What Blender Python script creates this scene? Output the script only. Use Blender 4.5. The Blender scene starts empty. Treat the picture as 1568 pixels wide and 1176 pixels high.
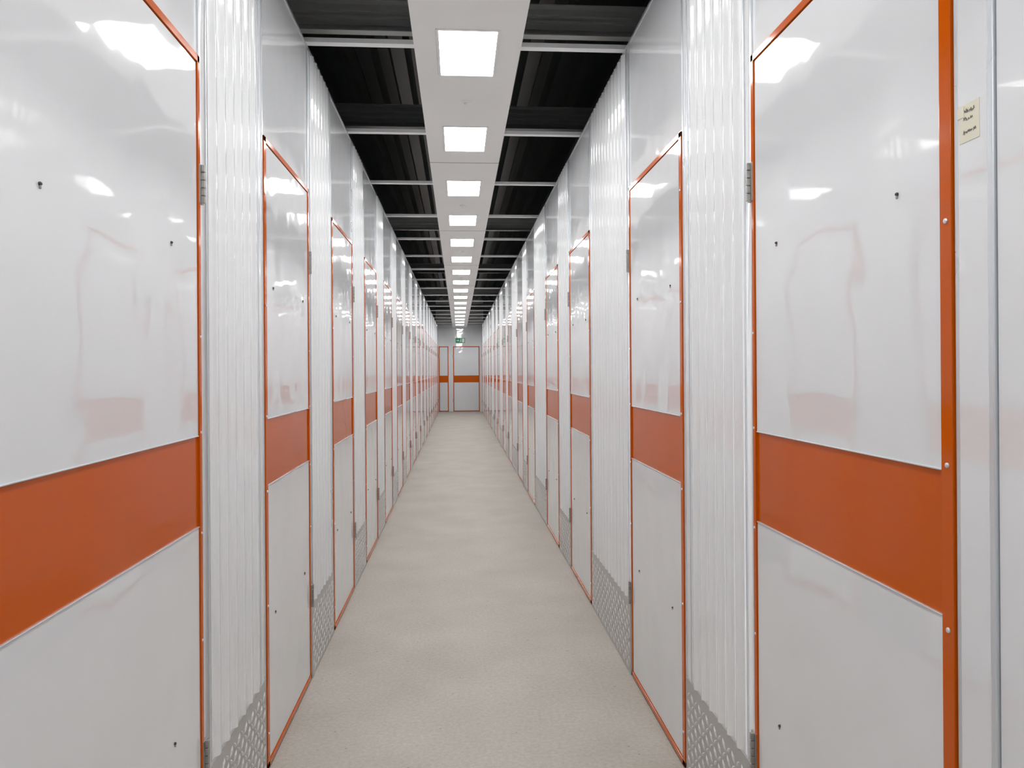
import bpy, bmesh, math, random
from mathutils import Matrix, Vector
random.seed(3)
C = bpy.context.scene.collection

# ---------------------------------------------------------------- dimensions
CAM_Z = 1.50
XL, XR = 0.7305, 0.843          # camera line to left / right wall
TOP = CAM_Z + 1.586             # top of partition walls
Y0, Y1 = -4.0, 27.5
DTOP = 2.388
B0, B1 = 1.070, 1.322           # orange band
KICK = 0.36

# ---------------------------------------------------------------- materials
def new_mat(name):
    m = bpy.data.materials.new(name); m.use_nodes = True
    nt = m.node_tree
    return m, nt, nt.nodes["Principled BSDF"]

def gloss_mat(name, col, rough=0.16, wav=0.12, wscale=2.2, ior=1.5, metallic=0.0, var=0.03, wav2=0.0):
    m, nt, p = new_mat(name)
    N, L = nt.nodes, nt.links
    geo = N.new("ShaderNodeNewGeometry")
    if wav > 0:
        n1 = N.new("ShaderNodeTexNoise"); n1.inputs["Scale"].default_value = wscale
        n1.inputs["Detail"].default_value = 1.5; n1.inputs["Roughness"].default_value = 0.4
        L.new(geo.outputs["Position"], n1.inputs["Vector"])
        b = N.new("ShaderNodeBump"); b.inputs["Strength"].default_value = wav; b.inputs["Distance"].default_value = 0.05
        L.new(n1.outputs["Fac"], b.inputs["Height"])
        last = b
        if wav2 > 0:   # fine oil-canning of thin sheet
            n3 = N.new("ShaderNodeTexNoise"); n3.inputs["Scale"].default_value = 9.0; n3.inputs["Detail"].default_value = 0
            L.new(geo.outputs["Position"], n3.inputs["Vector"])
            b2 = N.new("ShaderNodeBump"); b2.inputs["Strength"].default_value = wav2; b2.inputs["Distance"].default_value = 0.01
            L.new(n3.outputs["Fac"], b2.inputs["Height"]); L.new(b.outputs["Normal"], b2.inputs["Normal"])
            last = b2
        L.new(last.outputs["Normal"], p.inputs["Normal"])
    n2 = N.new("ShaderNodeTexNoise"); n2.inputs["Scale"].default_value = 1.3; n2.inputs["Detail"].default_value = 4
    L.new(geo.outputs["Position"], n2.inputs["Vector"])
    r = N.new("ShaderNodeMapRange")
    r.inputs["From Min"].default_value = .3; r.inputs["From Max"].default_value = .7
    r.inputs["To Min"].default_value = 1 - var; r.inputs["To Max"].default_value = 1 + var
    L.new(n2.outputs["Fac"], r.inputs["Value"])
    mx = N.new("ShaderNodeVectorMath"); mx.operation = 'SCALE'
    mx.inputs[0].default_value = col
    L.new(r.outputs[0], mx.inputs["Scale"]); L.new(mx.outputs[0], p.inputs["Base Color"])
    r2 = N.new("ShaderNodeMapRange")
    r2.inputs["To Min"].default_value = rough * .8; r2.inputs["To Max"].default_value = rough * 1.3
    L.new(n2.outputs["Fac"], r2.inputs["Value"]); L.new(r2.outputs[0], p.inputs["Roughness"])
    p.inputs["IOR"].default_value = ior; p.inputs["Metallic"].default_value = metallic
    return m

M_WHITE = gloss_mat("white_coated_steel", (.77, .79, .815), .035, .06, 3.0, ior=2.0, wav2=.10)
M_WHITE2 = gloss_mat("white_corrugated_steel", (.83, .85, .87), .07, .03, 3.0, ior=1.9)
M_ORANGE = gloss_mat("orange_coated_steel", (.57, .098, .002), .10, .07, 2.4, ior=1.33)
M_ALU = gloss_mat("aluminium_trim", (.72, .76, .80), .28, .0, metallic=.6)
M_KICK = gloss_mat("diamond_plate_aluminium", (.47, .47, .46), .32, .0, metallic=.3)
M_KICK2 = gloss_mat("diamond_plate_tread", (.68, .68, .67), .28, .0, metallic=.3)
M_STEEL = gloss_mat("hinge_steel", (.38, .37, .35), .35, .0, metallic=.8)
M_STRIP = gloss_mat("ceiling_panel_white", (.82, .82, .82), .30, .03)
M_BAR = gloss_mat("galvanised_white_bar", (.82, .83, .84), .35, .0)
M_BEAM = gloss_mat("galvanised_beam", (.44, .46, .45), .42, .0)
M_BEAM2 = gloss_mat("dark_beam", (.16, .17, .17), .42, .0)  # darker grey tone used on some of the purlins
M_DECK = gloss_mat("dark_roof_deck", (.032, .038, .036), .30, .0)
M_DARK = gloss_mat("dark_hardware", (.05, .05, .05), .5, .0)
M_GREEN = gloss_mat("exit_sign_green", (.0, .32, .13), .4, .0)
M_PAPER = gloss_mat("cream_paper_tape", (.74, .71, .58), .7, .0)
M_SIGNW = gloss_mat("sign_white", (.85, .9, .87), .4, .0)

def emis(name, col, s):
    m, nt, p = new_mat(name)
    p.inputs["Base Color"].default_value = (*col, 1)
    p.inputs["Emission Color"].default_value = (*col, 1)
    p.inputs["Emission Strength"].default_value = s
    return m
M_LAMP = emis("led_diffuser", (1.0, .985, .965), 25.0)

def floor_mat():
    m, nt, p = new_mat("polished_concrete")
    N, L = nt.nodes, nt.links
    geo = N.new("ShaderNodeNewGeometry")
    a = N.new("ShaderNodeTexNoise"); a.inputs["Scale"].default_value = 2.2; a.inputs["Detail"].default_value = 6
    b = N.new("ShaderNodeTexNoise"); b.inputs["Scale"].default_value = 60; b.inputs["Detail"].default_value = 6
    b.inputs["Roughness"].default_value = .7
    v = N.new("ShaderNodeTexVoronoi"); v.inputs["Scale"].default_value = 11
    for n in (a, b, v): L.new(geo.outputs["Position"], n.inputs["Vector"])
    r = N.new("ShaderNodeValToRGB")
    r.color_ramp.elements[0].position = .3; r.color_ramp.elements[0].color = (.455, .425, .375, 1)
    r.color_ramp.elements[1].position = .72; r.color_ramp.elements[1].color = (.535, .505, .455, 1)
    L.new(a.outputs["Fac"], r.inputs["Fac"])
    r2 = N.new("ShaderNodeMapRange"); r2.inputs["From Min"].default_value = .3; r2.inputs["From Max"].default_value = .7
    r2.inputs["To Min"].default_value = .82; r2.inputs["To Max"].default_value = 1.10
    L.new(b.outputs["Fac"], r2.inputs["Value"])
    r3 = N.new("ShaderNodeMapRange"); r3.inputs["From Min"].default_value = .03; r3.inputs["From Max"].default_value = .07
    r3.inputs["To Min"].default_value = .60; r3.inputs["To Max"].default_value = 1.0
    L.new(v.outputs["Distance"], r3.inputs["Value"])
    mu = N.new("ShaderNodeMath"); mu.operation = 'MULTIPLY'
    L.new(r2.outputs[0], mu.inputs[0]); L.new(r3.outputs[0], mu.inputs[1])
    s = N.new("ShaderNodeVectorMath"); s.operation = 'SCALE'
    L.new(r.outputs["Color"], s.inputs[0]); L.new(mu.outputs[0], s.inputs["Scale"])
    L.new(s.outputs[0], p.inputs["Base Color"])
    p.inputs["Roughness"].default_value = .6
    bp = N.new("ShaderNodeBump"); bp.inputs["Strength"].default_value = .15; bp.inputs["Distance"].default_value = .004
    L.new(b.outputs["Fac"], bp.inputs["Height"]); L.new(bp.outputs["Normal"], p.inputs["Normal"])
    return m
M_FLOOR = floor_mat()

# ---------------------------------------------------------------- mesh builder
class MB:
    def __init__(s): s.v = []; s.f = []; s.m = []; s.mats = []; s.sm = []
    def mi(s, mat):
        if mat not in s.mats: s.mats.append(mat)
        return s.mats.index(mat)
    def box(s, x0, x1, y0, y1, z0, z1, mat):
        x0, x1 = sorted((x0, x1)); y0, y1 = sorted((y0, y1)); z0, z1 = sorted((z0, z1))
        n = len(s.v)
        s.v += [(x0,y0,z0),(x1,y0,z0),(x1,y1,z0),(x0,y1,z0),(x0,y0,z1),(x1,y0,z1),(x1,y1,z1),(x0,y1,z1)]
        for q in ((0,3,2,1),(4,5,6,7),(0,1,5,4),(1,2,6,5),(2,3,7,6),(3,0,4,7)):
            s.f.append(tuple(n+i for i in q)); s.m.append(s.mi(mat)); s.sm.append(False)
    def raw(s, vs, fs, mat, smooth=False):
        n = len(s.v); s.v += [tuple(v) for v in vs]
        for q in fs: s.f.append(tuple(n+i for i in q)); s.m.append(s.mi(mat)); s.sm.append(smooth)
    def disc(s, c, axis, r, h, mat, seg=12):
        ax = Vector(axis).normalized(); t = ax.orthogonal().normalized(); b = ax.cross(t)
        c = Vector(c); vs = []
        for (rr, hh) in ((r, 0), (r, h*.5), (r*.6, h)):
            for i in range(seg):
                a = 2*math.pi*i/seg
                vs.append(c + ax*hh + (t*math.cos(a)+b*math.sin(a))*rr)
        fs = []
        for k in range(2):
            for i in range(seg):
                j = (i+1) % seg
                fs.append((k*seg+i, k*seg+j, (k+1)*seg+j, (k+1)*seg+i))
        fs.append(tuple(2*seg+i for i in range(seg)))
        s.raw(vs, fs, mat)
    def mesh(s, name):
        me = bpy.data.meshes.new(name); me.from_pydata(s.v, [], s.f)
        for m in s.mats: me.materials.append(m)
        me.polygons.foreach_set("material_index", s.m)
        me.polygons.foreach_set("use_smooth", s.sm)
        me.update(); return me
    def obj(s, name, bevel=0.0):
        o = bpy.data.objects.new(name, s.mesh(name)); C.objects.link(o)
        if bevel:
            b = o.modifiers.new("bevel", 'BEVEL'); b.width = bevel; b.segments = 2; b.limit_method = 'ANGLE'
        return o

def sx(side, d):
    return -XL + d if side < 0 else XR - d
def sbox(mb, side, d0, d1, y0, y1, z0, z1, mat):
    mb.box(sx(side, d0), sx(side, d1), y0, y1, z0, z1, mat)

# ---------------------------------------------------------------- shell
mb = MB(); mb.box(-XL-2.6, XR+2.6, Y0-.1, Y1+.1, -.1, 0, M_FLOOR); mb.obj("floor")
for side, nm in ((-1, "wall_left"), (1, "wall_right")):
    mb = MB(); sbox(mb, side, -.08, 0, Y0, Y1, 0, TOP, M_WHITE)
    sbox(mb, side, -.085, .004, Y0, Y1, TOP, TOP+.012, M_ALU)
    mb.obj(nm)
mb = MB(); mb.box(-XL-.08, XR+.08, Y1, Y1+.1, 0, TOP+1.1, M_WHITE); mb.obj("wall_back")
mb = MB(); mb.box(-XL-.08, XR+.08, Y0-.1, Y0, 0, TOP+1.1, M_WHITE); mb.obj("wall_front")

# roof deck : trapezoidal sheet, ribs along the corridor
mb = MB(); prof = []; x = -XL-2.6; ZD = 4.10
while x < XR+2.6:
    prof += [(x, ZD), (x+.11, ZD), (x+.15, ZD+.11), (x+.24, ZD+.11)]
    x += .28
vs = [(a, Y0, z) for a, z in prof] + [(a, Y1, z) for a, z in prof]; n = len(prof)
mb.raw(vs, [(i, i+1, n+i+1, n+i) for i in range(n-1)], M_DECK)
mb.obj("ceiling")

# ---------------------------------------------------------------- doors
def door_mesh(side, y0, y1, name, inset=.15, near=.03):
    mb = MB(); fw = .017; zb = .012
    d = .010
    sbox(mb, side, 0, d, y0, y0+near, zb, DTOP, M_ORANGE)
    sbox(mb, side, 0, d, y1-fw, y1, zb, DTOP, M_ORANGE)
    sbox(mb, side, 0, d, y0, y1, DTOP-.020, DTOP, M_ORANGE)
    sbox(mb, side, 0, d, y0, y1, zb, zb+.020, M_ORANGE)
    a, b = y0+near+.003, y1-fw-.003
    sbox(mb, side, 0, .006, a, b, B1, DTOP-.023, M_WHITE)
    sbox(mb, side, 0, .0035, a-.003, b+.003, B0, B1, M_ORANGE)
    sbox(mb, side, 0, .006, a, b, zb+.023, B0, M_WHITE)
    sbox(mb, side, 0, .0085, a, b, B1-.001, B1+.002, M_ALU)
    sbox(mb, side, 0, .0085, a, b, B0-.002, B0+.001, M_ALU)
    ax = (-side, 0, 0)
    for z in (1.83, .56):
        for yy in (y0+inset, y1-inset):
            mb.disc((sx(side, .006), yy, z), ax, .0036, .005, M_DARK)
            sbox(mb, side, .006, .010, yy-.0015, yy+.0015, z-.009, z, M_STEEL)
    for z in (.14, .62, B0-.02, B1+.01, 1.75, 2.17):
        mb.disc((sx(side, d), y0+near*.45, z), ax, .005, .003, M_ALU)
    for z in (B0-.02, B1+.01, 1.6, .75):
        mb.disc((sx(side, d), y1-fw*.5, z), ax, .004, .002, M_ALU)
    for z in (2.03, .41):
        sbox(mb, side, 0, .0125, y1-.012, y1+.022, z-.055, z+.055, M_STEEL)
        for k in range(5):
            c = z-.055+.022*k
            sbox(mb, side, .008, .022, y1-.002, y1+.009, c+.001, c+.021, M_STEEL)
    return mb.obj(name, bevel=.0012)

left = [(1.15, 2.17, .21)]
y = 2.87
while y + .9 < Y1: left.append((y, y+.84, .14)); y += 1.515
left = [(-.40, .45, .15), (-1.95, -1.1, .15), (-3.5, -2.65, .15)][::-1] + left
right = []
y = 1.215 - 3.51*2
while y + .9 < Y1:
    if y > Y0+.2: right.append((y, y+.865, .16))
    y2 = y + 1.535
    if y2 > Y0+.2 and y2+.9 < Y1: right.append((y2, y2+.865, .16))
    y += 3.51
k = 1
for side, lst in ((-1, left), (1, right)):
    for (a, b, ins) in lst:
        door_mesh(side, a, b, "door_%d" % k, ins); k += 1

# ---------------------------------------------------------------- corrugated infill panels + diamond plate kick plates
def corr(side, a, b):
    mb = MB()
    W = b-a; m0 = .085
    nr = max(1, int(round((W-2*m0)/.088))); pitch = (W-2*m0)/nr
    prof = [(a+.014, .002), (a+m0, .002)]
    for i in range(nr):
        s0 = a+m0+i*pitch
        for t in range(0, 17):
            u = t/16
            if u < .25 or u > .75: h = 0
            else: h = min(1, (1-math.cos((u-.25)/.5*2*math.pi))*.5*1.35)
            prof.append((s0+u*pitch, .002+.0125*h))
    prof += [(b-m0+.001, .002), (b-.014, .002)]
    n = len(prof)
    vs = [(sx(side, d), yy, KICK) for yy, d in prof] + [(sx(side, d), yy, TOP-.003) for yy, d in prof]
    fs = [(i, i+1, n+i+1, n+i) for i in range(n-1)]
    fs = [f[::-1] for f in fs]
    mb.raw(vs, fs, M_WHITE2, smooth=True)
    for (p, q) in ((a+.001, a+.014), (b-.014, b-.001)):
        sbox(mb, side, 0, .006, p, q, .01, TOP-.003, M_ALU)
    for (p, q) in ((a+.060, a+.066), (b-.066, b-.060)):
        sbox(mb, side, .002, .006, p, q, KICK, TOP-.003, M_ALU)
    mb.obj("corrugated_infill_panel")
    mb = MB(); sbox(mb, side, 0, .009, a+.016, b-.016, .003, KICK, M_KICK)
    px, pz = .040, .034; nz = int((KICK-.03)/pz); ny = int((W-.05)/px)
    X = sx(side, .009); out = -side
    for i in range(ny):
        for j in range(nz):
            cy = a+.03+px*(i+.5)*(W-.06)/(ny*px); cz = .018+pz*(j+.5)
            ang = math.radians(45 if (i+j) % 2 else -45)
            ca, sa = math.cos(ang), math.sin(ang)
            L_, w_ = .020, .0070
            pts = [(L_,0),(0,w_),(-L_,0),(0,-w_)]
            vs = [(X, cy+p*ca-q*sa, cz+p*sa+q*ca) for p, q in pts]
            vs += [(X+out*.004, cy+p*.45*ca-q*.4*sa, cz+p*.45*sa+q*.4*ca) for p, q in pts]
            fs = [(0,1,5,4),(1,2,6,5),(2,3,7,6),(3,0,4,7),(4,5,6,7)]
            if out < 0: fs = [f[::-1] for f in fs]
            mb.raw(vs, fs, M_KICK2)
    mb.obj("diamond_kick_plate")

def gaps(lst):
    lst = sorted(lst); g = []
    for p, q in zip(lst[:-1], lst[1:]): g.append((p[1], q[0]))
    return g
for (a, b) in gaps(left):
    if b-a > .3: corr(-1, a+.002, b-.002)
for (a, b) in gaps(right):
    if a < 1.0 and b > 1.0:
        corr(1, a+.002, b-.25)
    else: corr(1, a+.002, b-.002)

# white corner trim post beside the first right door
mb = MB()
sbox(mb, 1, 0, .006, 1.196, 1.212, 0, TOP-.004, M_ALU)
sbox(mb, 1, 0, .012, 1.122, 1.194, 0, TOP-.004, M_WHITE)
sbox(mb, 1, 0, .015, 1.108, 1.120, 0, TOP-.004, M_ALU)
sbox(mb, 1, 0, .010, .968, 1.106, 0, TOP-.004, M_WHITE)
mb.obj("trim_1", bevel=.002)

# taped paper note
def note(name, y0, y1, z0, z1, d):
    mb = MB()
    sbox(mb, 1, d, d+.0008, y0, y1, z0, z1, M_PAPER)
    sbox(mb, 1, d+.0008, d+.0014, y1-.012, y1+.004, z1-.02, z1-.002, M_PAPER)
    r = random.Random(5)
    X = sx(1, d+.0012)
    def stroke(p, q, w=.0011):
        (ya, za), (yb, zb) = p, q
        dy, dz = yb-ya, zb-za; l = math.hypot(dy, dz) or 1
        ny_, nz_ = -dz/l*w*.5, dy/l*w*.5
        mb.raw([(X, ya+ny_, za+nz_), (X, yb+ny_, zb+nz_), (X, yb-ny_, zb-nz_), (X, ya-ny_, za-nz_)], [(0,1,2,3)], M_DARK)
    for row, cnt in ((.76, 8), (.56, 6), (.22, 9)):
        zz = z0+(z1-z0)*row; yy = y1-(y1-y0)*.22
        for i in range(cnt):
            dy = (y1-y0)*.065
            if r.random() < .15: yy -= dy*.6
            z_a = zz + r.uniform(-.001, .001); h = r.uniform(.003, .007)
            stroke((yy, z_a), (yy-dy*.5, z_a+h)); stroke((yy-dy*.5, z_a+h), (yy-dy, z_a+r.uniform(-.001, .002)))
            yy -= dy
    mb.obj(name)
note("taped_paper_note", 1.140, 1.188, 1.868, 1.930, .012)

# ---------------------------------------------------------------- end wall doors and exit sign
def end_door(x0, x1, name):
    mb = MB(); y = Y1; w = .03
    mb.box(x0, x0+w, y-.012, y, .01, DTOP, M_ORANGE); mb.box(x1-w, x1, y-.012, y, .01, DTOP, M_ORANGE)
    mb.box(x0, x1, y-.012, y, DTOP-w, DTOP, M_ORANGE); mb.box(x0, x1, y-.012, y, .01, .01+w, M_ORANGE)
    mb.box(x0+w+.004, x1-w-.004, y-.009, y, B1, DTOP-w-.004, M_WHITE)
    mb.box(x0+w, x1-w, y-.007, y, B0, B1, M_ORANGE)
    mb.box(x0+w+.004, x1-w-.004, y-.009, y, .045, B0, M_WHITE)
    for z in (2.03, .41): mb.box(x0-.02, x0+.012, y-.02, y, z-.06, z+.06, M_STEEL)
    mb.obj(name, bevel=.0015)
end_door(-.19, .77, "door_%d" % k); k += 1
end_door(-.715, -.36, "door_%d" % k); k += 1

mb = MB(); sy = Y1-.05; cx, cz = .075, 2.60
mb.box(cx-.175, cx+.175, sy, Y1, cz-.09, cz+.09, M_GREEN)
mb.box(cx-.185, cx+.185, sy+.006, Y1, cz-.1, cz+.1, M_SIGNW)
mb.box(cx+.06, cx+.15, sy-.002, sy, cz-.07, cz+.07, M_SIGNW)
mb.box(cx-.14, cx-.07, sy-.002, sy, cz-.012, cz+.012, M_SIGNW)
mb.raw([(cx-.09, sy-.002, cz-.045), (cx-.04, sy-.002, cz), (cx-.09, sy-.002, cz+.045)], [(0,1,2)], M_SIGNW)
mb.box(cx+.0, cx+.03, sy-.002, sy, cz-.02, cz+.035, M_SIGNW)
mb.box(cx+.01, cx+.035, sy-.002, sy, cz+.042, cz+.066, M_SIGNW)
mb.box(cx-.02, cx+.006, sy-.002, sy, cz-.06, cz-.02, M_SIGNW)
mb.box(cx+.022, cx+.046, sy-.002, sy, cz-.045, cz-.015, M_SIGNW)
mb.obj("exit_sign")

# ---------------------------------------------------------------- ceiling panel strip, lamps, bars, beams
SC = (XR-XL)/2; SW = .262; LW, LL = .146, .545
lamps = []
y = 3.50 - 1.39*5
while y + LL < Y1-.2: lamps.append(y); y += 1.39
mb = MB()
zs0, zs1 = TOP, TOP+.02
mb.box(SC-SW, SC-LW-.006, Y0, Y1, zs0, zs1, M_STRIP)
mb.box(SC+LW+.006, SC+SW, Y0, Y1, zs0, zs1, M_STRIP)
prev = Y0
for l in lamps:
    mb.box(SC-LW-.006, SC+LW+.006, prev, l-.006, zs0, zs1, M_STRIP); prev = l+LL+.006
mb.box(SC-LW-.006, SC+LW+.006, prev, Y1, zs0, zs1, M_STRIP)
mb.box(SC-SW, SC-SW+.004, Y0, Y1, zs1, zs1+.04, M_STRIP); mb.box(SC+SW-.004, SC+SW, Y0, Y1, zs1, zs1+.04, M_STRIP)
y = 5.74-2.79*3
while y < Y1:
    if y > Y0: mb.box(SC-SW, SC+SW, y, y+.005, zs0-.002, zs0, M_STEEL)
    y += 2.79
mb.obj("ceiling_panel_strip")
for l in lamps:
    mb = MB(); z = zs0
    mb.box(SC-LW+.008, SC+LW-.008, l+.008, l+LL-.008, z-.001, z+.012, M_LAMP)
    for (a, b, c, d) in ((SC-LW-.005, SC-LW+.008, l-.005, l+LL+.005), (SC+LW-.008, SC+LW+.005, l-.005, l+LL+.005),
                         (SC-LW+.008, SC+LW-.008, l-.005, l+.008), (SC-LW+.008, SC+LW-.008, l+LL-.008, l+LL+.005)):
        mb.box(a, b, c, d, z-.004, z+.014, M_STRIP)
    mb.box(SC-LW, SC+LW, l, l+LL, z+.014, z+.04, M_DARK)
    mb.obj("ceiling_light_panel")
y = 4.44-2.79*2
while y < Y1:
    mb = MB(); mb.disc((SC, y, zs0), (0, 0, -1), .032, .008, M_STRIP, 24); mb.disc((SC, y, zs0-.008), (0, 0, -1), .011, .010, M_BAR, 16)
    mb.obj("smoke_detector"); y += 2.79

# cross bars carrying the strip (channel, wall head to strip edge)
y = 3.70-1.37*5
while y < Y1:
    if y > Y0:
        mb = MB()
        for (a, b) in ((-XL-.05, SC-SW-.001), (SC+SW+.001, XR+.05)):
            zb = TOP+.013
            mb.box(a, b, y, y+.045, zb, zb+.003, M_BAR)
            mb.box(a, b, y, y+.003, zb+.003, zb+.022, M_BAR)
            mb.box(a, b, y+.042, y+.045, zb+.003, zb+.022, M_BAR)
        for xx in (SC-SW+.01, SC+SW-.03): mb.box(xx, xx+.02, y+.005, y+.03, TOP+.02, TOP+.061, M_STEEL)
        mb.obj("ceiling_crossbar")
    y += 1.37
# profiled purlins above
for y in (-1.5, 1.3, 4.15, 5.75, 9.9, 14.2, 18.5, 22.8):
    mb = MB(); z0 = CAM_Z+1.84; W = 2.4; h = .17
    MBM = M_BEAM2 if y in (5.75, 14.2, 22.8) else M_BEAM
    mb.box(-XL-W, XR+W, y, y+.006, z0, z0+h, MBM)
    mb.box(-XL-W, XR+W, y-.05, y, z0, z0+.006, MBM); mb.box(-XL-W, XR+W, y-.05, y, z0+h-.006, z0+h, MBM)
    for t in (.045, .085, .125): mb.box(-XL-W, XR+W, y-.012, y, z0+t, z0+t+.014, MBM)
    mb.obj("roof_purlin")

# ---------------------------------------------------------------- world + camera
w = bpy.data.worlds.new("world"); bpy.context.scene.world = w; w.use_nodes = True
w.node_tree.nodes["Background"].inputs[0].default_value = (.02, .022, .022, 1)
w.node_tree.nodes["Background"].inputs[1].default_value = .3
cam = bpy.data.cameras.new("camera"); co = bpy.data.objects.new("camera", cam); C.objects.link(co)
cam.sensor_width = 36; cam.lens = 1150/1568*36; cam.clip_start = .02; cam.clip_end = 200
th = math.atan(82/1150)
M = Matrix.Rotation(-th, 4, 'Z') @ Matrix.Rotation(math.pi/2, 4, 'X') @ Matrix.Rotation(-math.radians(.4), 4, 'Z')
co.matrix_world = Matrix.Translation((0, 0, CAM_Z)) @ M
cam.shift_y = -21/1568
bpy.context.scene.camera = co
vs = bpy.context.scene.view_settings
vs.view_transform = 'Standard'; vs.look = 'None'; vs.exposure = 0.0
